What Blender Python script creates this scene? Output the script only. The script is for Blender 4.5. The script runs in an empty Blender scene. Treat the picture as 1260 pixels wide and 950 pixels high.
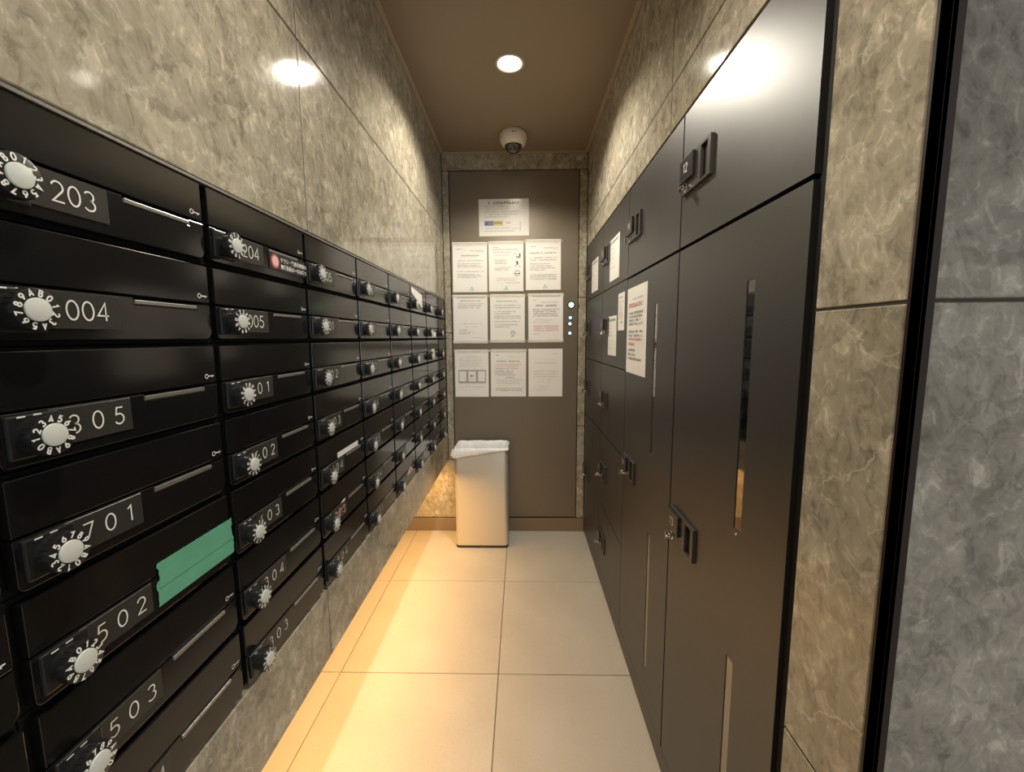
import bpy, bmesh, math, random
from mathutils import Vector, Matrix

random.seed(7)
SC = bpy.context.scene
COL = SC.collection
PI = math.pi

# ------------------------------------------------------------------ measures of the place
XL, XR, YB, H = -0.475, 0.399, 2.603, 2.351      # left plane, right plane, back plane, ceiling
CAM_H = 1.2589

# ------------------------------------------------------------------ camera
cam_d = bpy.data.cameras.new('camera')
cam = bpy.data.objects.new('camera', cam_d); COL.objects.link(cam)
cam_d.sensor_fit = 'HORIZONTAL'; cam_d.sensor_width = 36.0
cam_d.lens = 511.19 / 1260 * 36.0
cam_d.clip_start = 0.02
pitch, yaw, roll = 0.1158, -0.0235, 0.0067
fw = Vector((math.sin(yaw) * math.cos(pitch), math.cos(yaw) * math.cos(pitch), -math.sin(pitch)))
rt = Vector((math.cos(yaw), -math.sin(yaw), 0))
up = rt.cross(fw)
r2 = rt * math.cos(roll) - up * math.sin(roll)
u2 = rt * math.sin(roll) + up * math.cos(roll)
cam.matrix_world = Matrix(((r2.x, u2.x, -fw.x, 0), (r2.y, u2.y, -fw.y, 0), (r2.z, u2.z, -fw.z, CAM_H), (0, 0, 0, 1)))
SC.camera = cam

# ------------------------------------------------------------------ world, exposure
SC.view_settings.view_transform = 'Standard'; SC.view_settings.look = 'None'
SC.view_settings.gamma = 1; SC.view_settings.use_curve_mapping = False
SC.view_settings.exposure = 1.3
w = bpy.data.worlds.new('world'); SC.world = w; w.use_nodes = True
w.node_tree.nodes['Background'].inputs[0].default_value = (0.5, 0.55, 0.6, 1)
w.node_tree.nodes['Background'].inputs[1].default_value = 0.05

def light(name, typ, loc, energy, color, rot=(0, 0, 0), **kw):
    d = bpy.data.lights.new(name, typ); d.energy = energy; d.color = color
    for k, v in kw.items(): setattr(d, k, v)
    o = bpy.data.objects.new(name, d); COL.objects.link(o)
    o.location = loc; o.rotation_euler = rot
    return o

DL = (-0.043, 1.80)                                   # the corridor downlight
WARM = (1.0, 0.92, 0.77)
light('corridor_downlight_beam', 'SPOT', (DL[0], DL[1], H - 0.012), 30, WARM,
      spot_size=math.radians(146), spot_blend=0.45, shadow_soft_size=0.035)
light('ledge_strip_light', 'AREA', (-0.60, 1.25, 0.462), 7.8, (1.0, 0.55, 0.19),
      shape='RECTANGLE', size=0.03, size_y=2.6)
LOBBY = [(-0.04, 0.42), (1.3, -0.9)]
for i, (x, y) in enumerate(LOBBY):
    light('lobby_downlight_beam', 'SPOT', (x, y, H - 0.012), (22, 36)[i], (1.0, 0.91, 0.76),
          spot_size=math.radians(140), spot_blend=0.5, shadow_soft_size=0.035)
light('cool_lobby_fill', 'AREA', (1.3, -2.42, 1.3), 14, (0.80, 0.90, 1.0), rot=(math.radians(90), 0, 0),
      shape='RECTANGLE', size=1.2, size_y=1.9)  # cool fill added behind the camera, its source is not in view

# ------------------------------------------------------------------ materials
MATS = {}
def M(name, col=(0.5, 0.5, 0.5), rough=0.5, metal=0.0, spec=0.5, emit=None, estr=1.0, coat=0.0, trans=0.0, noise=None, bump=None, alpha=1.0):
    if name in MATS: return MATS[name]
    m = bpy.data.materials.new(name); m.use_nodes = True; MATS[name] = m
    nt = m.node_tree; b = nt.nodes['Principled BSDF']
    b.inputs['Base Color'].default_value = (*col, 1); b.inputs['Roughness'].default_value = rough
    b.inputs['Metallic'].default_value = metal; b.inputs['Specular IOR Level'].default_value = spec
    b.inputs['Coat Weight'].default_value = coat; b.inputs['Coat Roughness'].default_value = 0.12
    b.inputs['Transmission Weight'].default_value = trans; b.inputs['Alpha'].default_value = alpha
    if emit:
        b.inputs['Emission Color'].default_value = (*emit, 1); b.inputs['Emission Strength'].default_value = estr
    if noise or bump:
        tc = nt.nodes.new('ShaderNodeTexCoord')
        n = nt.nodes.new('ShaderNodeTexNoise'); nt.links.new(tc.outputs['Object'], n.inputs['Vector'])
        n.inputs['Scale'].default_value = (noise or bump)[0]; n.inputs['Detail'].default_value = 6
        if noise:
            mx = nt.nodes.new('ShaderNodeMix'); mx.data_type = 'RGBA'
            nt.links.new(n.outputs['Fac'], mx.inputs['Factor'])
            a = noise[1]
            mx.inputs[6].default_value = (*[c * (1 - a) for c in col], 1); mx.inputs[7].default_value = (*[min(1, c * (1 + a)) for c in col], 1)
            nt.links.new(mx.outputs[2], b.inputs['Base Color'])
            mr = nt.nodes.new('ShaderNodeMapRange'); nt.links.new(n.outputs['Fac'], mr.inputs[0])
            mr.inputs[3].default_value = max(0, rough * 0.85); mr.inputs[4].default_value = rough * 1.15
            nt.links.new(mr.outputs[0], b.inputs['Roughness'])
        if bump:
            n2 = nt.nodes.new('ShaderNodeTexNoise'); nt.links.new(tc.outputs['Object'], n2.inputs['Vector'])
            n2.inputs['Scale'].default_value = bump[0]; n2.inputs['Detail'].default_value = 3
            bp = nt.nodes.new('ShaderNodeBump'); bp.inputs['Strength'].default_value = bump[1]; bp.inputs['Distance'].default_value = 0.002
            nt.links.new(n2.outputs['Fac'], bp.inputs['Height']); nt.links.new(bp.outputs[0], b.inputs['Normal'])
    return m

def marble(name, dark, light_, vein, scale=1.0, rough=0.075, stretch=(1, 1, 1), veinamt=0.55):
    m = bpy.data.materials.new(name); m.use_nodes = True; nt = m.node_tree; N = nt.nodes; L = nt.links
    b = N['Principled BSDF']
    tc = N.new('ShaderNodeTexCoord'); oi = N.new('ShaderNodeObjectInfo')
    ml = N.new('ShaderNodeVectorMath'); ml.operation = 'SCALE'; ml.inputs[0].default_value = (13.1, 7.7, 9.3)
    L.new(oi.outputs['Random'], ml.inputs['Scale'])
    ad = N.new('ShaderNodeVectorMath'); L.new(tc.outputs['Object'], ad.inputs[0]); L.new(ml.outputs[0], ad.inputs[1])
    mp = N.new('ShaderNodeMapping'); mp.inputs['Scale'].default_value = [scale * s for s in stretch]
    mp.inputs['Rotation'].default_value = (0.5, 0.2, 0.35)
    L.new(ad.outputs[0], mp.inputs['Vector'])
    def noise(sc, det, dist, rough_=0.55):
        n = N.new('ShaderNodeTexNoise'); L.new(mp.outputs[0], n.inputs['Vector'])
        n.inputs['Scale'].default_value = sc; n.inputs['Detail'].default_value = det
        n.inputs['Distortion'].default_value = dist; n.inputs['Roughness'].default_value = rough_
        return n
    def ramp(fac, stops):
        r = N.new('ShaderNodeValToRGB'); L.new(fac, r.inputs[0])
        r.color_ramp.elements[0].position, r.color_ramp.elements[0].color = stops[0][0], (*stops[0][1], 1)
        r.color_ramp.elements[1].position, r.color_ramp.elements[1].color = stops[-1][0], (*stops[-1][1], 1)
        for p, c in stops[1:-1]:
            e = r.color_ramp.elements.new(p); e.color = (*c, 1)
        return r
    mid = [(a + c) / 2 for a, c in zip(dark, light_)]
    n1 = noise(4.5, 14, 0.5, 0.72)
    base = ramp(n1.outputs['Fac'], [(0.32, dark), (0.5, mid), (0.66, light_)])
    # broken fragments
    wn = noise(6, 4, 0.5)
    wa = N.new('ShaderNodeVectorMath'); wa.operation = 'MULTIPLY_ADD'
    L.new(wn.outputs['Color'], wa.inputs[0]); wa.inputs[1].default_value = (0.10, 0.10, 0.10); L.new(mp.outputs[0], wa.inputs[2])
    vo = N.new('ShaderNodeTexVoronoi'); vo.feature = 'F1'; vo.inputs['Scale'].default_value = 24; vo.inputs['Randomness'].default_value = 1
    L.new(wa.outputs[0], vo.inputs['Vector'])
    sp = N.new('ShaderNodeSeparateColor'); L.new(vo.outputs['Color'], sp.inputs[0])
    fr = ramp(sp.outputs[0], [(0.0, (0.60,) * 3), (0.25, (0.94,) * 3), (0.82, (1.03,) * 3), (1.0, (1.45,) * 3)])
    m1 = N.new('ShaderNodeMix'); m1.data_type = 'RGBA'; m1.blend_type = 'MULTIPLY'; m1.inputs[0].default_value = 0.5
    L.new(base.outputs[0], m1.inputs[6]); L.new(fr.outputs[0], m1.inputs[7])
    last = m1.outputs[2]
    # fine flaky grain
    fl = N.new('ShaderNodeMapping'); fl.inputs['Scale'].default_value = (1.0, 1.0, 0.45); fl.inputs['Rotation'].default_value = (0.4, 0.5, 0.2)
    L.new(mp.outputs[0], fl.inputs['Vector'])
    g = N.new('ShaderNodeTexNoise'); g.inputs['Scale'].default_value = 30; g.inputs['Detail'].default_value = 8; g.inputs['Roughness'].default_value = 0.68
    g.inputs['Distortion'].default_value = 0.9; L.new(fl.outputs[0], g.inputs['Vector'])
    gr = ramp(g.outputs['Fac'], [(0.34, (0.52,) * 3), (0.47, (0.95,) * 3), (0.56, (1.05,) * 3), (0.68, (1.75,) * 3)])
    m2 = N.new('ShaderNodeMix'); m2.data_type = 'RGBA'; m2.blend_type = 'MULTIPLY'; m2.inputs[0].default_value = 0.8
    L.new(last, m2.inputs[6]); L.new(gr.outputs[0], m2.inputs[7]); last = m2.outputs[2]
    # darker rounded clasts
    v2 = N.new('ShaderNodeTexVoronoi'); v2.feature = 'F1'; v2.inputs['Scale'].default_value = 6.5; L.new(wa.outputs[0], v2.inputs['Vector'])
    s2 = N.new('ShaderNodeSeparateColor'); L.new(v2.outputs['Color'], s2.inputs[0])
    c2 = ramp(s2.outputs[1], [(0.0, (0.76,) * 3), (0.16, (0.82,) * 3), (0.24, (1,) * 3), (0.86, (1,) * 3), (1.0, (1.2,) * 3)])
    d2 = N.new('ShaderNodeMapRange'); L.new(v2.outputs['Distance'], d2.inputs[0]); d2.inputs[1].default_value = 0.30; d2.inputs[2].default_value = 0.42
    d2.inputs[3].default_value = 0.8; d2.inputs[4].default_value = 0
    m4 = N.new('ShaderNodeMix'); m4.data_type = 'RGBA'; m4.blend_type = 'MULTIPLY'; L.new(d2.outputs[0], m4.inputs[0])
    L.new(last, m4.inputs[6]); L.new(c2.outputs[0], m4.inputs[7]); last = m4.outputs[2]
    # broken hairline veins along cracks
    for sc, wd, lo, amt in ((2.3, 0.007, 0.50, veinamt), (6.0, 0.014, 0.53, veinamt * 0.8), (15, 0.035, 0.50, veinamt * 0.7)):
        wv = N.new('ShaderNodeVectorMath'); wv.operation = 'MULTIPLY_ADD'; nn = noise(sc * 2.2, 5, 0.4, 0.6)
        L.new(nn.outputs['Color'], wv.inputs[0]); wv.inputs[1].default_value = (0.5 / sc,) * 3; L.new(mp.outputs[0], wv.inputs[2])
        ve = N.new('ShaderNodeTexVoronoi'); ve.feature = 'DISTANCE_TO_EDGE'; ve.inputs['Scale'].default_value = sc; L.new(wv.outputs[0], ve.inputs['Vector'])
        mr = N.new('ShaderNodeMapRange'); L.new(ve.outputs['Distance'], mr.inputs[0]); mr.inputs[1].default_value = 0; mr.inputs[2].default_value = wd
        mr.inputs[3].default_value = 1; mr.inputs[4].default_value = 0
        mask = noise(sc * 1.1 + 0.7, 3, 0)
        mk = N.new('ShaderNodeMapRange'); L.new(mask.outputs['Fac'], mk.inputs[0]); mk.inputs[1].default_value = lo; mk.inputs[2].default_value = lo + 0.12
        mu = N.new('ShaderNodeMath'); mu.operation = 'MULTIPLY'; L.new(mr.outputs[0], mu.inputs[0]); L.new(mk.outputs[0], mu.inputs[1])
        m3 = N.new('ShaderNodeMath'); m3.operation = 'MULTIPLY'; L.new(mu.outputs[0], m3.inputs[0]); m3.inputs[1].default_value = amt
        mx = N.new('ShaderNodeMix'); mx.data_type = 'RGBA'; L.new(m3.outputs[0], mx.inputs[0]); L.new(last, mx.inputs[6]); mx.inputs[7].default_value = (*vein, 1)
        last = mx.outputs[2]
    L.new(last, b.inputs['Base Color'])
    b.inputs['Roughness'].default_value = rough; b.inputs['Specular IOR Level'].default_value = 0.38
    return m

MARBLE = marble('polished_brown_marble', (0.265, 0.235, 0.175), (0.41, 0.37, 0.29), (0.66, 0.61, 0.51), scale=1.55)
MARBLE_G = marble('polished_grey_marble', (0.18, 0.165, 0.14), (0.29, 0.27, 0.235), (0.46, 0.44, 0.38), scale=1.7, veinamt=0.38)
BACKING = M('dark_mortar', (0.035, 0.03, 0.022), 0.9)
BLACK = M('black_satin_steel', (0.006, 0.0058, 0.0064), 0.14, spec=0.75, noise=(3, 0.1))
BLACK_IN = M('black_matt_inside', (0.006, 0.006, 0.006), 0.7, spec=0.2)
LOCK = M('black_satin_locker_paint', (0.022, 0.0205, 0.019), 0.41, spec=0.9, noise=(2.2, 0.12))
LOCKF = M('black_locker_frame', (0.004, 0.0035, 0.0035), 0.7, spec=0.12)
PLATE = M('dark_grey_number_plate', (0.032, 0.031, 0.027), 0.35)
PLATE_B = M('black_lock_block', (0.02, 0.02, 0.02), 0.3)
PULL = M('dark_grey_pull_plate', (0.075, 0.070, 0.066), 0.35, metal=0.4)
WHITE = M('white_print', (0.80, 0.80, 0.76), 0.5)
DIALW = M('pale_grey_dial_face', (0.62, 0.64, 0.60), 0.4)
KNOB = M('black_dial_plastic', (0.012, 0.012, 0.012), 0.35)
LIP = M('brushed_lip_metal', (0.35, 0.34, 0.32), 0.3, metal=0.7)
CHROME = M('chrome', (0.75, 0.74, 0.72), 0.12, metal=1)
DOORM = M('brown_grey_door_steel', (0.215, 0.178, 0.135), 0.38, metal=0.4, spec=0.5, noise=(1.5, 0.06))
BRONZE = M('dark_bronze_trim', (0.016, 0.008, 0.006), 0.5, spec=0.25)
CEIL = M('brown_ceiling_board', (0.27, 0.205, 0.14), 0.62, noise=(1.2, 0.05))
CTRIM = M('light_brown_ceiling_trim', (0.40, 0.31, 0.20), 0.45)
BASEB = M('brown_baseboard', (0.21, 0.155, 0.10), 0.4)
PAPER = M('white_paper', (0.86, 0.84, 0.80), 0.45, coat=0.25)
PAPER2 = M('laminated_paper', (0.85, 0.84, 0.79), 0.3, coat=0.6)
INK = M('black_ink', (0.10, 0.09, 0.085), 0.6)
INKG = M('grey_ink', (0.42, 0.40, 0.38), 0.6)
INKR = M('red_ink', (0.55, 0.10, 0.10), 0.6)
INKB = M('blue_ink', (0.22, 0.25, 0.50), 0.6)
INKY = M('yellow_ink', (0.75, 0.60, 0.22), 0.6)
INKGR = M('green_ink', (0.20, 0.52, 0.38), 0.6)
TAPE = M('green_masking_tape', (0.115, 0.38, 0.24), 0.55, noise=(30, 0.18))
BINM = M('brushed_stainless_steel', (0.66, 0.60, 0.50), 0.40, metal=0.55, noise=(8, 0.04))
BINB = M('black_bin_base', (0.02, 0.015, 0.01), 0.4)
BAG = M('white_bin_liner', (0.88, 0.89, 0.90), 0.3, bump=(45, 1.6))
BAG.node_tree.nodes['Principled BSDF'].inputs['Subsurface Weight'].default_value = 0.0
CAMW = M('cream_camera_housing', (0.72, 0.66, 0.55), 0.4)
CAMG = M('smoked_dome', (0.05, 0.04, 0.035), 0.08, coat=0.5)
LAMP = M('lamp_lens', (1, 1, 1), 0.4, emit=(1.0, 0.90, 0.72), estr=9)
LAMPRING = M('white_lamp_ring', (0.7, 0.66, 0.58), 0.4)
LED = M('warm_led_diffuser', (1, 0.8, 0.5), 0.5, emit=(1.0, 0.62, 0.25), estr=3)
ALU = M('aluminium_profile', (0.5, 0.48, 0.45), 0.35, metal=0.9)
GLASSD = M('dark_slot_glass', (0.34, 0.34, 0.34), 0.05, metal=1)
SLOTB = M('brown_slot_liner', (0.34, 0.31, 0.27), 0.2, metal=0.9)
GREENL = M('luminous_green', (0.3, 0.8, 0.5), 0.3, emit=(0.45, 0.95, 0.60), estr=0.75)
BLUEL = M('luminous_blue', (0.3, 0.45, 0.8), 0.3, emit=(0.40, 0.60, 0.95), estr=0.7)

def tile_mat():
    m = bpy.data.materials.new('beige_granite_tile'); m.use_nodes = True; nt = m.node_tree; N = nt.nodes; L = nt.links
    b = N['Principled BSDF']; tc = N.new('ShaderNodeTexCoord'); oi = N.new('ShaderNodeObjectInfo')
    ml = N.new('ShaderNodeVectorMath'); ml.operation = 'SCALE'; ml.inputs[0].default_value = (13, 7, 9)
    L.new(oi.outputs['Random'], ml.inputs['Scale'])
    ad = N.new('ShaderNodeVectorMath'); L.new(tc.outputs['Object'], ad.inputs[0]); L.new(ml.outputs[0], ad.inputs[1])
    a = N.new('ShaderNodeTexNoise'); a.inputs['Scale'].default_value = 330; a.inputs['Detail'].default_value = 3; L.new(ad.outputs[0], a.inputs['Vector'])
    c = N.new('ShaderNodeTexNoise'); c.inputs['Scale'].default_value = 4; c.inputs['Detail'].default_value = 8; L.new(ad.outputs[0], c.inputs['Vector'])
    r = N.new('ShaderNodeValToRGB'); L.new(a.outputs['Fac'], r.inputs[0])
    r.color_ramp.elements[0].position = 0.30; r.color_ramp.elements[0].color = (0.40, 0.37, 0.32, 1)
    r.color_ramp.elements[1].position = 0.55; r.color_ramp.elements[1].color = (0.46, 0.43, 0.375, 1)
    r2_ = N.new('ShaderNodeValToRGB'); L.new(c.outputs['Fac'], r2_.inputs[0])
    r2_.color_ramp.elements[0].position = 0.3; r2_.color_ramp.elements[0].color = (0.90, 0.89, 0.88, 1)
    r2_.color_ramp.elements[1].position = 0.7; r2_.color_ramp.elements[1].color = (1, 1, 1, 1)
    mx = N.new('ShaderNodeMix'); mx.data_type = 'RGBA'; mx.blend_type = 'MULTIPLY'; mx.inputs[0].default_value = 1
    L.new(r.outputs[0], mx.inputs[6]); L.new(r2_.outputs[0], mx.inputs[7]); L.new(mx.outputs[2], b.inputs['Base Color'])
    b.inputs['Roughness'].default_value = 0.5; b.inputs['Specular IOR Level'].default_value = 0.35
    return m
TILE = tile_mat()
GROUT = M('ochre_grout', (0.24, 0.17, 0.085), 0.85)

# ------------------------------------------------------------------ helpers
def tag(o, label=None, cat=None, group=None, kind=None):
    if label: o['label'] = label
    if cat: o['category'] = cat
    if group: o['group'] = group
    if kind: o['kind'] = kind
    return o
def empty(name, loc=(0, 0, 0), rz=0, label=None, cat=None, group=None, kind=None):
    o = bpy.data.objects.new(name, None); COL.objects.link(o); o.location = loc; o.rotation_euler = (0, 0, rz)
    o.empty_display_size = 0.03
    return tag(o, label, cat, group, kind)
def link(name, mesh, parent=None, loc=(0, 0, 0), rot=(0, 0, 0)):
    o = bpy.data.objects.new(name, mesh); COL.objects.link(o); o.parent = parent
    o.location = loc; o.rotation_euler = rot
    return o
def mesh(bm, mat, name='m', smooth=None):
    me = bpy.data.meshes.new(name)
    bmesh.ops.recalc_face_normals(bm, faces=bm.faces[:])
    bm.to_mesh(me); bm.free()
    for m in (mat if isinstance(mat, (list, tuple)) else [mat]): me.materials.append(m)
    if smooth is not None:
        me.polygons.foreach_set('use_smooth', [True] * len(me.polygons))
        me.set_sharp_from_angle(angle=math.radians(smooth))
    return me
def box(bm, x0, x1, y0, y1, z0, z1, bev=0, seg=2):
    """box in its own little bmesh, bevelled, then merged"""
    b = bmesh.new()
    bmesh.ops.create_cube(b, size=1, matrix=Matrix.Translation(((x0 + x1) / 2, (y0 + y1) / 2, (z0 + z1) / 2)) @ Matrix.Diagonal((abs(x1 - x0), abs(y1 - y0), abs(z1 - z0), 1)))
    if bev: bmesh.ops.bevel(b, geom=b.edges[:], offset=bev, segments=seg, affect='EDGES', profile=0.5)
    merge(bm, b)
def merge(bm, b):
    t = bpy.data.meshes.new('t'); b.to_mesh(t); b.free(); bm.from_mesh(t); bpy.data.meshes.remove(t)
def prism(bm, pts, y0, y1, bev=0):
    """outline pts in x,z extruded from y0 to y1"""
    b = bmesh.new()
    f = b.faces.new([b.verts.new((x, y0, z)) for x, z in pts])
    r = bmesh.ops.extrude_face_region(b, geom=[f])
    for v in r['geom']:
        if isinstance(v, bmesh.types.BMVert): v.co.y = y1
    bmesh.ops.recalc_face_normals(b, faces=b.faces[:])
    if bev:
        ed = [e for e in b.edges if all(abs(v.co.y - min(y0, y1)) < 1e-6 for v in e.verts)]
        bmesh.ops.bevel(b, geom=ed, offset=bev, segments=2, affect='EDGES', profile=0.5)
    merge(bm, b)
def cyl(bm, c, r, y0, y1, n=32, bev=0, r2=None):
    """cylinder whose axis is local y"""
    b = bmesh.new(); r2 = r2 or r
    bmesh.ops.create_cone(b, cap_ends=True, segments=n, radius1=r, radius2=r2, depth=abs(y1 - y0))
    bmesh.ops.rotate(b, verts=b.verts, cent=(0, 0, 0), matrix=Matrix.Rotation(PI / 2, 3, 'X'))   # +z -> -y
    bmesh.ops.translate(b, verts=b.verts, vec=(c[0], (y0 + y1) / 2, c[1]))
    if bev:
        ym = min(y0, y1)
        bmesh.ops.bevel(b, geom=[e for e in b.edges if all(abs(v.co.y - ym) < 1e-6 for v in e.verts)], offset=bev, segments=2, affect='EDGES', profile=0.5)
    merge(bm, b)
def vcyl(bm, c, r, z0, z1, n=32, r2=None, cap=True):
    b = bmesh.new()
    bmesh.ops.create_cone(b, cap_ends=cap, segments=n, radius1=r, radius2=r2 or r, depth=abs(z1 - z0))
    bmesh.ops.translate(b, verts=b.verts, vec=(c[0], c[1], (z0 + z1) / 2))
    merge(bm, b)
def lathe(bm, prof, c=(0, 0), n=40):
    """prof list of (r,z), about z"""
    b = bmesh.new(); rings = []
    for r, z in prof:
        if r < 1e-6: rings.append([b.verts.new((c[0], c[1], z))])
        else: rings.append([b.verts.new((c[0] + r * math.cos(2 * PI * i / n), c[1] + r * math.sin(2 * PI * i / n), z)) for i in range(n)])
    for a, d in zip(rings, rings[1:]):
        for i in range(n):
            j = (i + 1) % n
            if len(a) == 1 and len(d) == 1: continue
            if len(a) == 1: b.faces.new((a[0], d[i], d[j]))
            elif len(d) == 1: b.faces.new((a[i], a[j], d[0]))
            else: b.faces.new((a[i], a[j], d[j], d[i]))
    merge(bm, b)
def struct(name, bm, mat, parent=None, smooth=None):
    o = link(name, mesh(bm, mat, name, smooth), parent)
    if parent is None: o['kind'] = 'structure'
    return o

# stroke glyphs (unit height, width about .6)
def arc(cx, cz, rx, rz, a0, a1, n=10):
    return [(cx + rx * math.cos(math.radians(a0 + (a1 - a0) * i / n)), cz + rz * math.sin(math.radians(a0 + (a1 - a0) * i / n))) for i in range(n + 1)]
GL = {
 '0': [arc(.3, .5, .27, .46, 90, 450, 22)],
 '1': [[(.14, .80), (.34, .96), (.34, .04)]],
 '2': [arc(.3, .70, .25, .26, 165, -35, 12) + [(.06, .04), (.57, .04)]],
 '3': [arc(.28, .73, .23, .23, 150, -80, 10), arc(.28, .28, .27, .25, 85, -150, 12)],
 '4': [[(.45, .04), (.45, .96), (.03, .30), (.60, .30)]],
 '5': [[(.53, .96), (.17, .96), (.11, .58)] + arc(.28, .32, .27, .29, 118, -150, 14)],
 '6': [[(.44, .96), (.09, .46)] + arc(.3, .31, .25, .27, 150, 510, 18)],
 '7': [[(.05, .96), (.55, .96), (.2, .04)]],
 '8': [arc(.3, .74, .20, .22, -90, 270, 16), arc(.3, .28, .26, .25, 90, 450, 18)],
 '9': [[(.16, .04), (.51, .54)] + arc(.3, .69, .25, .27, -30, 330, 18)],
 'A': [[(.02, .04), (.3, .96), (.58, .04)], [(.13, .34), (.47, .34)]],
 'B': [[(.1, .04), (.1, .96), (.28, .96)] + arc(.3, .74, .2, .22, 90, -90, 8) + [(.1, .52)], [(.28, .52)] + arc(.3, .28, .25, .24, 90, -90, 9) + [(.1, .04)]],
}
def ribbon(bm, pts, wd, y, xf):
    n = len(pts); P = [Vector(xf(*p)) for p in pts]
    closed = (P[0] - P[-1]).length < 1e-5
    if closed: P = P[:-1]; n -= 1
    Lr = []
    for i in range(n):
        a = P[i - 1] if (i > 0 or closed) else P[i]; c = P[(i + 1) % n] if (i < n - 1 or closed) else P[i]
        d1 = (P[i] - a); d2 = (c - P[i])
        d1 = d1.normalized() if d1.length > 1e-9 else d2.normalized()
        d2 = d2.normalized() if d2.length > 1e-9 else d1
        t = (d1 + d2); t = t.normalized() if t.length > 1e-3 else d1
        nn = Vector((-t.y, t.x)); k = min(2.0, 1 / max(0.3, nn.dot(Vector((-d1.y, d1.x)))))
        Lr.append((P[i] + nn * wd / 2 * k, P[i] - nn * wd / 2 * k))
    vs = [(bm.verts.new((a.x, y, a.y)), bm.verts.new((b_.x, y, b_.y))) for a, b_ in Lr]
    for i in range(n if closed else n - 1):
        a, b_ = vs[i], vs[(i + 1) % n]
        bm.faces.new((a[0], b_[0], b_[1], a[1]))
def glyph(bm, ch, cx, cz, h, y, rot=0, wd=0.10):
    c, s = math.cos(rot), math.sin(rot)
    def xf(px, pz):
        u, v = (px - .3) * h, (pz - .5) * h
        return (cx + c * u - s * v, cz + s * u + c * v)
    for st in GL[ch]:
        if len(st) > 1: ribbon(bm, st, wd * h, y, xf)
def text_mesh(s, cx, cz, h, pitch_, y, mat, wd=0.10):
    bm = bmesh.new()
    for i, ch in enumerate(s): glyph(bm, ch, cx + (i - (len(s) - 1) / 2) * pitch_, cz, h, y, 0, wd)
    return mesh_flat(bm, mat)
def mesh_flat(bm, mat):
    """flat print: normals towards -y"""
    for f in bm.faces:
        f.normal_update()
        if f.normal.y > 0: f.normal_flip()
    me = bpy.data.meshes.new('print'); bm.to_mesh(me); bm.free()
    for m in (mat if isinstance(mat, (list, tuple)) else [mat]): me.materials.append(m)
    return me
def quad(bm, x0, x1, z0, z1, y, mi=0):
    f = bm.faces.new([bm.verts.new(p) for p in ((x0, y, z0), (x1, y, z0), (x1, y, z1), (x0, y, z1))]); f.material_index = mi

RL, RR = PI / 2, -PI / 2       # local frame: x = reader's right, -y = towards the reader, z up

# ================================================================== THE SETTING
# ---- floor
bm = bmesh.new(); box(bm, -0.92, 2.75, -2.6, 2.72, -0.05, -0.004)
floor = struct('floor', bm, GROUT)
GX, GY, TS = -0.092, 1.429, 0.6
gap = 0.003
xs = [GX + TS * k for k in range(-2, 6)]; ys = [GY + TS * k for k in range(-7, 3)]
cache = {}
for i in range(len(xs) - 1):
    for j in range(len(ys) - 1):
        x0, x1 = max(xs[i], -0.90) + gap / 2, min(xs[i + 1], 2.6) - gap / 2
        y0, y1 = max(ys[j], -2.45) + gap / 2, min(ys[j + 1], 2.600) - gap / 2
        if x1 - x0 < 0.01 or y1 - y0 < 0.01: continue
        if y0 > 0.45 and x0 > 0.60: continue
        key = (round(x1 - x0, 4), round(y1 - y0, 4))
        if key not in cache:
            bm = bmesh.new(); box(bm, -key[0] / 2, key[0] / 2, -key[1] / 2, key[1] / 2, -0.010, 0, 0.0012, 1)
            cache[key] = mesh(bm, TILE, 'tile')
        link('tile', cache[key], floor, ((x0 + x1) / 2, (y0 + y1) / 2, 0))

# ---- marble slabs, as children of their wall; frame: local x right, z up, face at y=0
slabc = {}
def slab(parent, wpos, rz, w_, h_, mat=None):
    mat = mat or MARBLE
    key = (round(w_, 4), round(h_, 4), mat.name)
    if key not in slabc:
        bm = bmesh.new(); box(bm, 0, w_, 0, 0.018, 0, h_, 0.0012, 1); slabc[key] = mesh(bm, mat, 'slab')
    return link('marble_slab', slabc[key], parent, wpos, (0, 0, rz))
def slabs(parent, side, u_edges, z_edges, plane, mat=None, g=0.004):
    for a, b_ in zip(u_edges, u_edges[1:]):
        for c, d in zip(z_edges, z_edges[1:]):
            w_, h_ = b_ - a - g, d - c - g
            if side == 'left': slab(parent, (plane, a + g / 2, c + g / 2), RL, w_, h_, mat)
            elif side == 'right': slab(parent, (plane, b_ - g / 2, c + g / 2), RR, w_, h_, mat)
            else: slab(parent, (a + g / 2, plane, c + g / 2), 0, w_, h_, mat)
    # mortar standing just behind the faces in every joint
    rz = {'left': RL, 'right': RR}.get(side, 0)
    def filler(u0, u1, z0, z1):
        w_, h_ = u1 - u0, z1 - z0
        bm = bmesh.new(); box(bm, 0, w_, 0.0012, 0.0175, 0, h_)
        pos = (plane, u0, z0) if side == 'left' else (plane, u1, z0) if side == 'right' else (u0, plane, z0)
        link('joint_filler', mesh(bm, BACKING, 'filler'), parent, pos, (0, 0, rz))
    e = g / 2 - 0.0001
    for u in u_edges[1:-1]:
        for c, d in zip(z_edges, z_edges[1:]): filler(u - e, u + e, c + e, d - e)
    for z in z_edges[1:-1]: filler(u_edges[0], u_edges[-1], z - e, z + e)

MB_Y = [0.061, 0.350, 0.639, 0.928, 1.217, 1.506, 1.795, 2.084, 2.373, 2.590]
MB_TOP, MB_P, MB_BOT, LEDGE = 1.4925, 0.1195, 0.656, 0.4765
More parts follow.
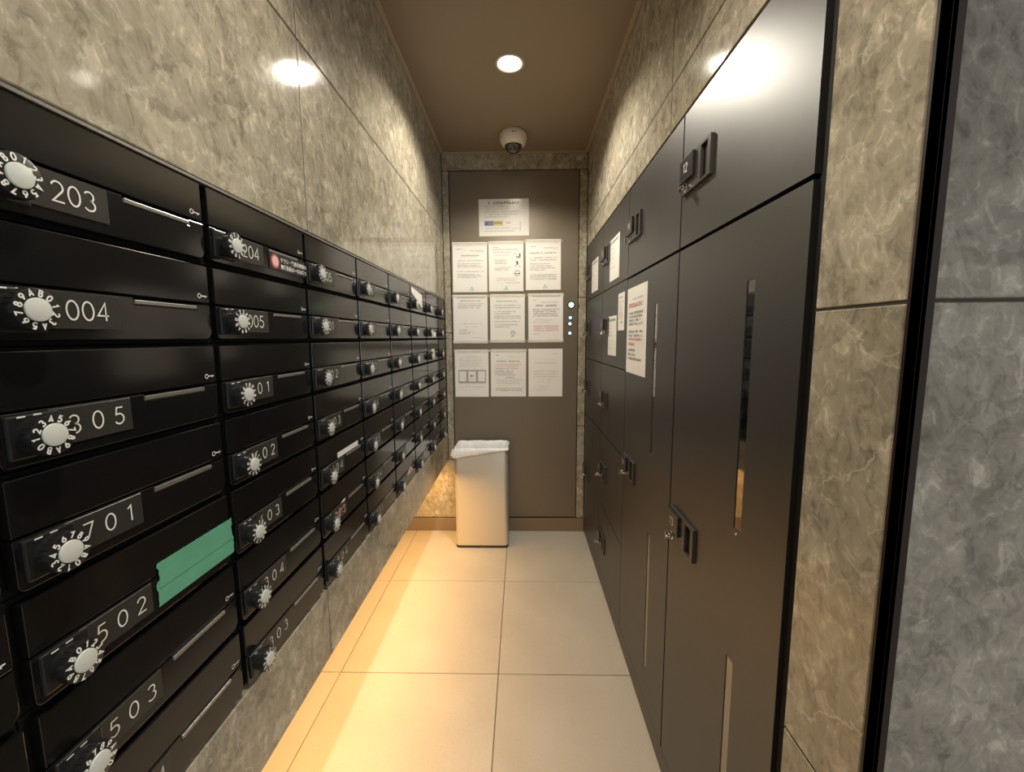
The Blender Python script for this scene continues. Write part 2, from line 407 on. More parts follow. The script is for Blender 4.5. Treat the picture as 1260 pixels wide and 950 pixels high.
# left wall: solid around the mailbox bank, hollow under the ledge
bm = bmesh.new()
box(bm, -0.92, XL - 0.018, -2.5, YB + 0.1, MB_TOP + 0.004, H + 0.05)
box(bm, -0.92, XL - 0.018, -2.5, YB + 0.1, LEDGE, MB_BOT - 0.003)
box(bm, -0.92, XL - 0.23, -2.5, YB + 0.1, MB_BOT - 0.003, MB_TOP + 0.004)
box(bm, XL - 0.23, XL - 0.018, -2.5, MB_Y[0], MB_BOT - 0.003, MB_TOP + 0.004)
box(bm, XL - 0.23, XL - 0.018, MB_Y[-1], YB + 0.1, MB_BOT - 0.003, MB_TOP + 0.004)
box(bm, -1.0, -0.90, -2.5, YB + 0.1, 0, LEDGE)
wl = struct('wall_left', bm, BACKING)
slabs(wl, 'left', [-2.5, -1.455, -0.255, 0.95, 2.15, YB], [MB_TOP + 0.003, 1.893, H], XL)
slabs(wl, 'left', [-2.5, -1.455, -0.255, 0.94, 2.14, YB], [LEDGE, MB_BOT - 0.001], XL)
slabs(wl, 'left', [-2.5, -1.455, -0.255, MB_Y[0]], [MB_BOT - 0.001, MB_TOP + 0.003], XL)
# back wall
bm = bmesh.new(); box(bm, -1.0, 0.95, YB + 0.018, YB + 0.12, 0, H + 0.05)
wb = struct('wall_back', bm, BACKING)
slabs(wb, 'back', [XL - 0.0, -0.433], [LEDGE, 1.293, 2.252], YB)
slabs(wb, 'back', [-0.90, -0.433], [0.088, LEDGE], YB)
slabs(wb, 'back', [0.350, XR], [0.088, 0.70, 1.50, 2.252], YB)
slabs(wb, 'back', [XL, XR], [2.252, H], YB)
# the steel door set between the marble strips
d1 = empty('door_1', (0, YB + 0.006, 0), kind='structure')
bm = bmesh.new(); box(bm, -0.430, 0.347, 0, 0.008, 0.090, 2.249, 0.0015)
link('door_leaf', mesh(bm, DOORM, 'door_leaf'), d1)
bm = bmesh.new(); box(bm, -0.90, XR, YB - 0.009, YB, 0.0, 0.087, 0.0015)
struct('baseboard_back', bm, BASEB)
# right wall: above the lockers, the pier and the return facing the lobby
LK_TOP, LK_NEAR, YC = 1.793, 0.583, 0.430
bm = bmesh.new()
box(bm, XR + 0.018, 0.95, LK_NEAR, YB + 0.1, LK_TOP + 0.004, H + 0.05)
box(bm, XR + 0.018, 0.95, YC + 0.018, LK_NEAR, 0, H + 0.05)
box(bm, 0.93, 0.98, LK_NEAR, YB + 0.1, 0, LK_TOP + 0.004)
wr = struct('wall_right', bm, BACKING)
slabs(wr, 'right', [LK_NEAR, 1.185, 2.385, YB], [LK_TOP + 0.003, 1.909, H], XR)
slabs(wr, 'right', [0.4455, LK_NEAR], [0, 0.666, 1.293, 1.909, H], XR, MARBLE)
bm = bmesh.new(); box(bm, 0.44, 2.7, YC + 0.018, YC + 0.1, 0, H + 0.05)
wn = struct('wall_lobby_return', bm, BACKING)
slabs(wn, 'back', [XR + 0.006, 1.02, 1.62, 2.6], [0, 0.666, 1.293, 1.909, H], YC, MARBLE_G)
# dark bronze corner trim
bm = bmesh.new()
box(bm, XR - 0.0006, XR + 0.012, YC - 0.001, 0.4455, 0, H, 0.0004)
box(bm, XR - 0.0006, XR + 0.0045, YC - 0.001, YC + 0.012, 0, H, 0.0004)
struct('trim_1', bm, BRONZE)
# rest of the lobby behind the camera
bm = bmesh.new(); box(bm, 2.6, 2.7, -2.5, YC + 0.1, 0, H + 0.05)
wfr = struct('wall_lobby_right', bm, BACKING)
slabs(wfr, 'right', [-2.45, -1.25, -0.05, YC], [0, 0.666, 1.293, 1.909, H], 2.6 - 0.018)
bm = bmesh.new()
box(bm, -0.92, 0.6, -2.6, -2.47, 0, H + 0.05); box(bm, 2.0, 2.7, -2.6, -2.47, 0, H + 0.05); box(bm, 0.6, 2.0, -2.6, -2.47, 2.25, H + 0.05)
struct('wall_behind', bm, M('warm_grey_plaster', (0.30, 0.26, 0.2), 0.6))
wd = empty('added_window_1', (1.3, -2.53, 0), kind='structure')  # unseen window, added to go with the cool fill
bm = bmesh.new()
for a, b_ in ((-0.70, -0.66), (0.66, 0.70), (-0.02, 0.02)): box(bm, a, b_, -0.03, 0.03, 0, 2.25, 0.003)
box(bm, -0.66, 0.66, -0.03, 0.03, 0, 0.08, 0.003); box(bm, -0.66, 0.66, -0.03, 0.03, 2.19, 2.25, 0.003)
link('window_frame', mesh(bm, BRONZE, 'window_frame'), wd)
bm = bmesh.new(); box(bm, -0.66, -0.02, -0.004, 0.004, 0.08, 2.19); box(bm, 0.02, 0.66, -0.004, 0.004, 0.08, 2.19)
link('pane', mesh(bm, M('window_glass', (0.9, 0.95, 0.95), 0.02, trans=1.0), 'pane'), wd)
# ceiling and its edge trims
bm = bmesh.new(); box(bm, -0.92, 2.75, -2.6, YB + 0.1, H, H + 0.05)
struct('ceiling', bm, CEIL)
bm = bmesh.new(); box(bm, XL + 0.001, XL + 0.017, -2.45, YB - 0.001, H - 0.010, H, 0.001); struct('trim_2', bm, CTRIM)
bm = bmesh.new(); box(bm, XR - 0.017, XR - 0.001, YC, YB - 0.001, H - 0.010, H, 0.001); struct('trim_3', bm, CTRIM)
bm = bmesh.new(); box(bm, XL + 0.017, XR - 0.017, YB - 0.015, YB - 0.001, H - 0.010, H, 0.001); struct('trim_4', bm, CTRIM)
# LED profile under the ledge
lt = empty('strip_light', (-0.60, 1.25, LEDGE), 0, 'warm LED strip hidden under the ledge below the mailboxes, washing the floor', 'light')
bm = bmesh.new(); box(bm, -0.02, 0.02, -1.32, 1.32, -0.010, 0, 0.001); link('profile', mesh(bm, ALU, 'profile'), lt)
bm = bmesh.new(); box(bm, -0.014, 0.014, -1.31, 1.31, -0.0115, -0.0095); link('diffuser', mesh(bm, LED, 'diffuser'), lt)

# ---- ceiling fittings
def downlight(x, y, label):
    t = empty('downlight', (x, y, H), 0, label, 'light')
    bm = bmesh.new()
    lathe(bm, [(0.047, 0), (0.056, 0), (0.057, -0.003), (0.053, -0.006), (0.047, -0.004), (0.047, 0)], n=48)
    link('lamp_ring', mesh(bm, LAMPRING, 'ring', 40), t)
    bm = bmesh.new(); lathe(bm, [(0, -0.0035), (0.030, -0.0032), (0.047, -0.001)], n=48)
    link('lens', mesh(bm, LAMP, 'lens', 40), t)
downlight(DL[0], DL[1], 'round recessed downlight glowing in the brown ceiling, before the dome camera')
for i, (x, y) in enumerate(LOBBY):
    downlight(x, y, ('round recessed downlight at the near end of the corridor ceiling', 'round recessed downlight over the lobby beside the grey marble return')[i])
t = empty('dome_camera', (-0.040, 2.375, H), 0, 'cream domed security camera with smoked lens on the ceiling near the back door', 'camera')
bm = bmesh.new()
lathe(bm, [(0, 0), (0.066, 0), (0.071, -0.006), (0.072, -0.028), (0.069, -0.046), (0.061, -0.060), (0.050, -0.067), (0.046, -0.066)], n=48)
link('housing', mesh(bm, CAMW, 'housing', 40), t)
bm = bmesh.new()
lathe(bm, [(0.047, -0.060)] + [(0.047 * math.cos(a), -0.064 - 0.040 * math.sin(a)) for a in [PI / 2 * k / 10 for k in range(0, 10)]] + [(0, -0.104)], n=40)
link('dome', mesh(bm, CAMG, 'dome', 60), t)
bm = bmesh.new(); cyl(bm, (0, -0.024), 0.0035, -0.0745, -0.071, 12); cyl(bm, (0.014, -0.024), 0.0022, -0.0735, -0.069, 12)
link('screw', mesh(bm, BLACK_IN, 'screw'), t)

# ================================================================== MAILBOXES
NUMS = {
 0: ['202', '003', '304', '601', '501', '402', '103'],
 1: ['203', '004', '305', '701', '502', '503', '504'],
 2: ['204', '005', '601', '602', '603', '304', '303'],
 3: ['205', '401', '402', '403', '404', '903', '804'],
 4: ['206', '702', '703', '704', '705', '904', '805'],
 5: ['207', '802', '803', '801', '905', '906', '806'],
 6: ['101', '302', '301', '201', '907', '807', '808'],
 7: ['102', '901', '902', '104', '105', '106', '107'],
 8: ['001', '002', '006', '007', '008', '009', '010'],
}
ROWN = ['top', 'second', 'third', 'fourth', 'fifth', 'sixth', 'bottom']
COLN = ['nearest, half-seen', 'first full', 'second full', 'third full', 'fourth full', 'fifth full', 'sixth full', 'seventh full', 'narrow last']
dialtop = {(1, 0): 0.35, (1, 1): 10.5, (1, 2): 4.2, (1, 3): 6.6, (1, 4): 0.6, (1, 5): 7.4}
mbc = {}
def mb_meshes(W):
    k = round(W, 3)
    if k in mbc: return mbc[k]
    s = W / 0.289; S = 0.006; x1 = W - 0.006; d = {}
    bm = bmesh.new(); box(bm, 0.001, W - 0.001, 0.014, 0.21, 0.001, MB_P - 0.001); d['housing'] = mesh(bm, BLACK_IN, 'housing')
    bm = bmesh.new(); box(bm, S, x1, 0, 0.012, 0.0600, 0.1155, 0.0011); d['flap'] = mesh(bm, BLACK, 'flap')
    n0, n1 = W - 0.132, W - 0.032
    r = 0.014
    pts = [(S, 0.0575), (S, 0.006 + r * .5)] + [(S + r * .5 * (1 - math.cos(a)), 0.006 + r * .5 * (1 - math.sin(a))) for a in (0.5, 1.0, PI / 2)] \
        + [(x1 - r + r * math.sin(a), 0.006 + r * (1 - math.cos(a))) for a in [PI / 2 * i / 6 for i in range(7)]] \
        + [(x1, 0.0570), (n1, 0.0570), (n1, 0.0490), (n0, 0.0490), (n0, 0.0575)]
    bm = bmesh.new(); prism(bm, pts, 0, 0.012, 0.0010); d['door'] = mesh(bm, BLACK, 'door', 16)
    bm = bmesh.new()
    prism(bm, [(n0 + .001, 0.0495), (n1 - .001, 0.0495), (n1 - .001, 0.0550), (n0 + .001, 0.0550)], -0.0012, 0.006, 0.0009)
    d['slot_lip'] = mesh(bm, LIP, 'lip')
    bm = bmesh.new(); cx, cz = x1 - 0.020, 0.0700
    ribbon(bm, arc(cx, cz, .0030, .0030, 0, 360, 14), 0.0011, -0.0005, lambda a, b_: (a, b_))
    ribbon(bm, [(cx + .003, cz), (cx + .0145, cz)], 0.0015, -0.0005, lambda a, b_: (a, b_))
    ribbon(bm, [(cx + .011, cz), (cx + .011, cz - .0025)], 0.0012, -0.0005, lambda a, b_: (a, b_))
    d['key_symbol'] = mesh_flat(bm, WHITE)
    bm = bmesh.new(); box(bm, 0.050, 0.137, -0.0016, 0.001, 0.0180, 0.0560, 0.0005, 1); d['number_plate'] = mesh(bm, PLATE, 'plate')
    bm = bmesh.new(); box(bm, 0.012, 0.058, -0.0035, 0.001, 0.013, 0.0555, 0.002)
    d['dial_base'] = mesh(bm, KNOB, 'dialbase')
    bm = bmesh.new(); cyl(bm, (0.0, 0.0), 0.0175, 0, -0.013, 36); cyl(bm, (0, 0), 0.0200, -0.012, -0.0215, 40, 0.0010)
    for i in range(24):
        a = 2 * PI * i / 24; cyl(bm, (0.0197 * math.cos(a), 0.0197 * math.sin(a)), 0.0009, -0.0125, -0.0200, 6)
    d['dial'] = mesh(bm, KNOB, 'dial', 35)
    bm = bmesh.new(); cyl(bm, (0, 0), 0.0110, -0.0212, -0.0236, 36, 0.0006); d['dial_face'] = mesh(bm, DIALW, 'face', 25)
    bm = bmesh.new()
    for i, ch in enumerate('0123456789AB'):
        a = PI / 2 - 2 * PI * i / 12
        glyph(bm, ch, 0.0156 * math.cos(a), 0.0156 * math.sin(a), 0.0062, -0.0218, a - PI / 2, 0.24)
    d['dial_marks'] = mesh_flat(bm, WHITE)
    bm = bmesh.new(); quad(bm, 0.020, 0.027, 0.0530, 0.0545, -0.0048); quad(bm, 0.0335, 0.0405, 0.0535, 0.0550, -0.0048)
    d['index_mark'] = mesh_flat(bm, WHITE)
    mbc[k] = d
    return d
for c in range(9):
    W = MB_Y[c + 1] - MB_Y[c]; d = mb_meshes(W)
    for r in range(7):
        num = NUMS[c][r]
        zb = MB_TOP - MB_P * (r + 1)
        if c in (1, 2): lab = f'black dial mailbox marked {num}, {ROWN[r]} of the {COLN[c]} column' if not (c == 2 and r >= 2) else f'black dial mailbox, {ROWN[r]} in the second full column, number ending {num[1:]}'
        else: lab = f'black dial mailbox, {ROWN[r]} in the {COLN[c]} column of the bank'
        t = empty('mailbox', (XL, MB_Y[c], zb), RL, lab, 'mailbox', 'mailboxes in the left wall')
        for n in ('housing', 'flap', 'door', 'slot_lip', 'key_symbol', 'number_plate', 'dial_base', 'index_mark'):
            link(n, d[n], t)
        if r < 2: tm = text_mesh(num, 0.0995, 0.0372, 0.0215, 0.0160, -0.0021, WHITE, 0.085)
        else: tm = text_mesh(num, 0.0960, 0.0372, 0.0205, 0.0245, -0.0021, WHITE, 0.085)
        link('unit_number', tm, t)
        dl = link('dial', d['dial'], t, (0.035, 0, 0.0345))
        link('dial_face', d['dial_face'], dl)
        tp = dialtop.get((c, r), random.uniform(0, 12))
        link('dial_marks', d['dial_marks'], dl, (0, 0, 0), (0, -(2 * PI * tp / 12), 0))
# thin top rail of the bank
bm = bmesh.new(); box(bm, XL - 0.01, XL + 0.0022, MB_Y[0], MB_Y[-1], MB_TOP - 0.0025, MB_TOP + 0.0015, 0.0004, 1)
tag(struct('trim_5', bm, LIP), None)

def onleft(name, label, cat, y, z, group=None): return empty(name, (XL + 0.0006, y, z), RL, label, cat, group)
# green masking tape
t = onleft('masking_tape', 'two overlapping strips of green masking tape stuck across mailbox 502', 'tape', 0.495, 0.913)
def ragged(bm, x0, x1, z0, z1, y, th, seed):
    rr = random.Random(seed); n = 7
    L_ = [(x0 + rr.uniform(-.0018, .0018), z0 + (z1 - z0) * i / n) for i in range(n + 1)]
    R_ = [(x1 + rr.uniform(-.0018, .0018), z1 - (z1 - z0) * i / n) for i in range(n + 1)]
    prism(bm, L_ + R_, y, y + th)
bm = bmesh.new(); ragged(bm, 0.0, 0.141, 0.0, 0.034, -0.0012, 0.0004, 3); link('tape_strip', mesh(bm, TAPE, 'tape'), t)
bm = bmesh.new(); ragged(bm, 0.002, 0.139, 0.024, 0.058, -0.0018, 0.0005, 5); link('tape_strip', mesh(bm, TAPE, 'tape'), t)
# no-flyers sticker on 204 : red disc and two lines of small white writing
t = onleft('no_flyers_sticker', 'black no-flyers sticker with a red ringed disc and white writing on mailbox 204', 'sticker', 0.793, 1.392)
bm = bmesh.new(); box(bm, 0, 0.128, -0.0011, -0.0002, 0, 0.032, 0.0002, 1); link('backing', mesh(bm, M('black_sticker', (0.02, 0.018, 0.025), 0.3), 'b'), t)
bm = bmesh.new(); cyl(bm, (0.018, 0.016), 0.0135, -0.0015, -0.0010, 28); link('disc', mesh(bm, INKR, 'b'), t)
bm = bmesh.new(); cyl(bm, (0.018, 0.016), 0.0098, -0.0019, -0.0014, 28); link('disc', mesh(bm, M('pale_pink_print', (0.80, 0.55, 0.50), 0.5), 'b'), t)
def jp_text(s, size, x, z, y, mat, parent, name='lettering', bold=0.0):
    cu = bpy.data.curves.new('txt', 'FONT'); cu.body = s; cu.size = size; cu.offset = bold
    o = bpy.data.objects.new('txt', cu); COL.objects.link(o)
    dg = bpy.context.evaluated_depsgraph_get()
    me = bpy.data.meshes.new_from_object(o.evaluated_get(dg))
    bpy.data.objects.remove(o)
    me.transform(Matrix.Translation((x, y, z)) @ Matrix.Rotation(PI / 2, 4, 'X'))
    me.materials.clear(); me.materials.append(mat)
    return link(name, me, parent)
jp_text('チラシ・勧誘印刷物の', 0.0098, 0.036, 0.0180, -0.0014, WHITE, t, bold=0.0002)
jp_text('無断投函は一切お断り', 0.0098, 0.036, 0.0052, -0.0014, WHITE, t, bold=0.0002)
# small labels and plain white patches on the far boxes
def small_label(name, label, y, z, pts, mat=PAPER, inner=None, yo=-0.0010):
    t = onleft(name, label, 'sticker', y, z)
    bm = bmesh.new(); prism(bm, pts, yo, yo + 0.0007); link('label_sheet', mesh(bm, mat, 'b'), t)
    if inner:
        bm = bmesh.new(); prism(bm, inner[0], yo - 0.0004, yo); link('label_mark', mesh(bm, inner[1], 'b'), t)
small_label('name_label', 'blank white label strip on the flap in the third full mailbox column', 1.030, 0.954, [(0, 0), (.132, 0), (.132, .0135), (0, .0135)])
small_label('warning_label', 'torn white and red sticker in the third full column, above a lower dial', 0.990, 0.812,
            [(0, .0), (.022, -.002), (.060, 0.004), (.070, .024), (.05, .022), (.03, .010)], PAPER, ([(.004, .001), (.022, -.0005), (.052, .003), (.06, .008), (.03, .004)], INKR))
small_label('warning_label', 'triangular white and red warning sticker at the bottom of the fifth full column', 1.655, 0.694,
            [(0, 0), (.085, 0), (.045, .028)], M('pale_pink_print'), ([(.028, .006), (.060, .006), (.044, .019)], INKR))
small_label('white_patch', 'white patch with slanting lower edge on a top-row mailbox near the back', 1.815, 1.405,
            [(0, .052), (0.14, .010), (.19, -.005), (.19, .058), (0, .075)])
small_label('white_patch', 'tiny white patch in the second mailbox row near the back door', 2.200, 1.266, [(0, 0), (.11, 0), (.11, .026), (0, .026)])
small_label('white_patch', 'tiny upright white patch in the third mailbox row near the back door', 2.185, 1.150, [(0, 0), (.07, 0), (.07, .052), (0, .052)])

# ================================================================== PARCEL LOCKERS
YE = [2.590, 2.085, 1.600, 1.087, 0.602]        # far to near
HS = [0.076, 0.417, 0.785, 1.130, 1.475, LK_TOP - 0.003]
cells = [  # column, z0, z1, number, slots
 (0, 1.4785, HS[5], '1', 0), (0, 1.1330, 1.4745, '2', 0), (0, 0.7880, 1.1290, '3', 0), (0, 0.076, 0.7840, '4', 0),
 (1, 1.4785, HS[5], '5', 0), (1, 1.1330, 1.4745, '6', 0), (1, 0.7880, 1.1290, '7', 0), (1, 0.4190, 0.7840, '8', 0), (1, 0.076, 0.4150, '9', 0),
 (2, 1.4785, HS[5], '10', 0), (2, 0.076, 1.4705, '11', 1),
 (3, 1.4785, HS[5], '12', 0), (3, 0.076, 1.4705, '13', 1)]
LKL = {
 '1': 'small black parcel locker at the top beside the back door, white notice on it',
 '2': 'small black parcel locker beside the back door, second from the top',
 '3': 'small black parcel locker beside the back door, third from the top',
 '4': 'tall black parcel locker beside the back door, lowest of its column',
 '5': 'top-row black parcel locker with the larger white notice, second column from the door',
 '6': 'black parcel locker with two small white notices, second column from the back door',
 '7': 'black parcel locker below the one with two small notices',
 '8': 'black parcel locker second from the floor, second column from the back door',
 '9': 'black parcel locker nearest the floor, second column from the back door',
 '10': 'black parcel locker in the top row, next beyond the one marked 12',
 '11': 'tall black parcel locker with a large red and black notice and window slots',
 '12': 'black parcel locker marked 12, top of the nearest column',
 '13': 'tall black parcel locker marked 13 with window slots, nearest the camera'}
def door_grid(W, Hh, holes, th):
    """door panel with rectangular holes"""
    bm = bmesh.new()
    xs_ = sorted({0, W} | {h[0] for h in holes} | {h[1] for h in holes}); zs_ = sorted({0, Hh} | {h[2] for h in holes} | {h[3] for h in holes})
    V = {}
    def v(x, y, z):
        k = (x, y, z)
        if k not in V: V[k] = bm.verts.new(k)
        return V[k]
    def solid(i, j):
        if i < 0 or j < 0 or i >= len(xs_) - 1 or j >= len(zs_) - 1: return False
        cx, cz = (xs_[i] + xs_[i + 1]) / 2, (zs_[j] + zs_[j + 1]) / 2
        return not any(h[0] < cx < h[1] and h[2] < cz < h[3] for h in holes)
    for i in range(len(xs_) - 1):
        for j in range(len(zs_) - 1):
            if not solid(i, j): continue
            a, b_, c, d = xs_[i], xs_[i + 1], zs_[j], zs_[j + 1]
            bm.faces.new((v(a, 0, c), v(b_, 0, c), v(b_, 0, d), v(a, 0, d))); bm.faces.new((v(a, th, d), v(b_, th, d), v(b_, th, c), v(a, th, c)))
            if not solid(i - 1, j): bm.faces.new((v(a, 0, d), v(a, th, d), v(a, th, c), v(a, 0, c)))
            if not solid(i + 1, j): bm.faces.new((v(b_, 0, c), v(b_, th, c), v(b_, th, d), v(b_, 0, d)))
            if not solid(i, j - 1): bm.faces.new((v(b_, 0, c), v(a, 0, c), v(a, th, c), v(b_, th, c)))
            if not solid(i, j + 1): bm.faces.new((v(a, 0, d), v(b_, 0, d), v(b_, th, d), v(a, th, d)))
    ed = [e for e in bm.edges if all(abs(q.co.y) < 1e-6 for q in e.verts) and len(e.link_faces) == 2 and e.calc_face_angle(0) > 1]
    bmesh.ops.bevel(bm, geom=ed, offset=0.0011, segments=2, affect='EDGES', profile=0.5)
    return bm
HM = {}
bm = bmesh.new()
for b_ in ((0.015, 0.118, -.038, .042), (0.151, 0.165, -.038, .042), (0.118, 0.151, -.038, -.033), (0.118, 0.151, .037, .042)): box(bm, b_[0], b_[1], -0.0075, 0, b_[2], b_[3])
HM['pull_plate'] = mesh(bm, PULL, 'pull')
bm = bmesh.new(); box(bm, 0.1183, 0.1507, -0.0012, -0.0002, -.0328, .0368); HM['pull_recess'] = mesh(bm, BLACK_IN, 'recess')
bm = bmesh.new(); box(bm, 0.017, 0.091, -0.0150, -0.0077, -.012, .0405, 0.0012); HM['number_block'] = mesh(bm, PLATE_B, 'block')
bm = bmesh.new(); cyl(bm, (0.046, -0.027), 0.0105, -0.0077, -0.0120, 28, 0.001); cyl(bm, (0.046, -0.027), 0.0070, -0.012, -0.020, 24, 0.001)
HM['key_lock'] = mesh(bm, CHROME, 'lock', 35)
bm = bmesh.new(); box(bm, 0.0445, 0.0475, -0.028, -0.014, -.037, -.017, 0.001); box(bm, 0.0380, 0.0540, -0.026, -0.021, -.0295, -.0245, 0.001)
HM['lock_wing'] = mesh(bm, CHROME, 'wing')
for ci, z0, z1, num, slots in cells:
    yf, yn = YE[ci] - 0.0022, YE[ci + 1] + 0.0022
    if ci == 2: yn += 0.0015
    if ci == 3: yf -= 0.0015
    W = yf - yn; Hh = z1 - z0
    gz = 0.0042
    t = empty('parcel_locker', (XR, yf, z0), RR, LKL[num], 'locker', 'parcel lockers in the right wall')
    holes = []
    if slots:
        ys_ = 0.745 if num == '13' else 1.256
        u = yf - ys_
        holes = [(u - .014, u + .012, .900 - z0, 1.356 - z0), (u - .014, u + .012, .180 - z0, .640 - z0)]
    bm = door_grid(W, Hh, holes, 0.016)
    link('door', mesh(bm, LOCK, 'door'), t)
    for k, h in enumerate(holes):
        bm = bmesh.new(); box(bm, h[0] - .004, h[1] + .004, 0.0075, 0.0115, h[2] - .004, h[3] + .004)
        # pane stands inside the opening
        bm.free(); bm = bmesh.new(); box(bm, h[0] + .0003, h[1] - .0003, 0.0014, 0.0050, h[2] + .0003, h[3] - .0003)
        link('slot_window', mesh(bm, GLASSD if k == 0 else SLOTB, 'win'), t)
    if slots:
        bm = bmesh.new(); cyl(bm, (u - .001, .893 - z0), .0025, -.0015, 0.0005, 14); link('screw', mesh(bm, CHROME, 's', 50), t)
    zc = Hh / 2 + (0.0 if num != '4' else 0.0)
    for n in ('pull_plate', 'pull_recess', 'number_block'): link(n, HM[n], t, (0, 0, zc))
    kl = link('key_lock', HM['key_lock'], t, (0, 0, zc)); link('lock_wing', HM['lock_wing'], kl)
    link('locker_number', text_mesh(num, 0.052, 0.015, 0.020, 0.0125, -0.0156, WHITE, 0.13), t, (0, 0, zc))
# frame and carcass behind the doors
t = empty('locker_frame', (XR, 0, 0), 0, 'black frame and plinth holding the parcel lockers in the right wall', 'cabinet')
bm = bmesh.new()
box(bm, 0.017, 0.50, LK_NEAR + 0.001, YE[0] + 0.010, 0.004, LK_TOP)
box(bm, 0.004, 0.017, LK_NEAR + 0.001, LK_NEAR + 0.014, 0.004, LK_TOP, 0.0006, 1)
link('carcass', mesh(bm, LOCKF, 'carcass'), t)
bm = bmesh.new(); box(bm, 0.0005, 0.017, 0.602, YE[0], 0.006, 0.0725, 0.0008); link('plinth', mesh(bm, LOCK, 'plinth'), t)

# ================================================================== NOTICES
def chars(bm, x0, x1, z, h, y, mi, rr, dens=0.85):
    """a line of small unreadable character-like marks"""
    x = x0; cw = h * 1.05
    while x + cw <= x1 + 1e-9:
        if rr.random() < dens:
            k = rr.randrange(5); a, b_ = x + .08 * cw, x + .90 * cw; s = h * .17
            if k in (0, 1, 3): quad(bm, a, b_, z + h * .72, z + h * .72 + s, y, mi)
            if k in (0, 2, 4): quad(bm, a, b_, z + h * .36, z + h * .36 + s, y, mi)
            if k in (1, 2, 3): quad(bm, a, b_, z + h * .02, z + h * .02 + s, y, mi)
            if k in (0, 1, 2, 4): quad(bm, (a + b_) / 2 - s / 2, (a + b_) / 2 + s / 2, z, z + h, y - 2e-5, mi)
            if k in (3, 4): quad(bm, a, a + s, z, z + h, y - 2e-5, mi)
            if k == 3: quad(bm, b_ - s, b_, z, z + h, y - 2e-5, mi)
        x += cw
def ringq(bm, cx, cz, r, wd, y, mi, n=18):
    k0 = len(bm.faces); ribbon(bm, arc(cx, cz, r, r, 0, 360, n), wd, y, lambda a, b_: (a, b_))
    bm.faces.ensure_lookup_table()
    for f in list(bm.faces)[k0:]: f.material_index = mi
INKS = [INK, INKG, INKR, INKB, INKY, INKGR]
def notice(loc, rz, W, Hh, label, lines, seed, tilt=0.0, extra=None, sheet=None, group='notices on the back door', tape=True, name='notice_sheet', cat='notice'):
    t = empty(name, loc, rz, label, cat, group); t.rotation_euler = (0, tilt, rz) if rz == 0 else (0, 0, rz)
    bm = bmesh.new(); nx, nz = 6, 8; V = []
    rr = random.Random(seed)
    g = [[rr.uniform(0, .0008) for _ in range(nz + 1)] for _ in range(nx + 1)]
    def yy(i, j): return -0.0008 - (g[i][j] if 0 < i < nx and 0 < j < nz else 0)
    F = [[bm.verts.new((W * i / nx, yy(i, j), Hh * j / nz)) for j in range(nz + 1)] for i in range(nx + 1)]
    B = [[bm.verts.new((W * i / nx, 0.0, Hh * j / nz)) for j in range(nz + 1)] for i in range(nx + 1)]
    for i in range(nx):
        for j in range(nz):
            bm.faces.new((F[i][j], F[i + 1][j], F[i + 1][j + 1], F[i][j + 1])); bm.faces.new((B[i][j], B[i][j + 1], B[i + 1][j + 1], B[i + 1][j]))
    for i in range(nx):
        bm.faces.new((F[i][0], B[i][0], B[i + 1][0], F[i + 1][0])); bm.faces.new((F[i][nz], F[i + 1][nz], B[i + 1][nz], B[i][nz]))
    for j in range(nz):
        bm.faces.new((F[0][j], F[0][j + 1], B[0][j + 1], B[0][j])); bm.faces.new((F[nx][j], B[nx][j], B[nx][j + 1], F[nx][j + 1]))
    link('sheet', mesh(bm, sheet or PAPER, 'sheet', 30), t)
    bm = bmesh.new(); y = -0.0020
    for (u0, u1, v, h, mi, dens) in lines: chars(bm, u0 * W, u1 * W, v * Hh, h, y, mi, rr, dens)
    link('printed_text', mesh_flat(bm, INKS), t)
    if extra:
        bm = bmesh.new(); extra(bm, W, Hh, y); link('printed_mark', mesh_flat(bm, INKS), t)
    if tape:
        tm = M('clear_tape', (0.85, 0.82, 0.72), 0.15, alpha=0.35)
        for zz in (Hh - 0.016, 0.003) if tape == 2 else (Hh - 0.016,):
            bm = bmesh.new(); box(bm, -0.006, W + 0.006, -0.0024, -0.0021, zz, zz + 0.013); link('clear_tape', mesh(bm, tm, 'tape'), t)
    return t
def body(v0, n, dv, h=.0042, u0=.13, u1=.90, mi=0, rag=0.0, dens=.86, seed=1):
    rr = random.Random(seed)
    return [(u0, u1 - (rr.random() * rag), v0 - i * dv, h, mi, dens) for i in range(n)]
head = [(.12, .30, .855, .0045, 0, .9), (.50, .92, .825, .0038, 0, .9), (.72, .92, .805, .0034, 1, .9)]
hr = lambda bm, W, Hh, y: quad(bm, .08 * W, .95 * W, .930 * Hh, .9335 * Hh, y, 1)
def recyc(bm, W, Hh, y, u=.55, v=.06):
    for k in range(3):
        a = PI / 2 + k * 2 * PI / 3
        ringq(bm, u * W + .008 * math.cos(a), v * Hh + .008 * math.sin(a), .0050, .0022, y, 5, 9)
YF = YB + 0.0055            # door face
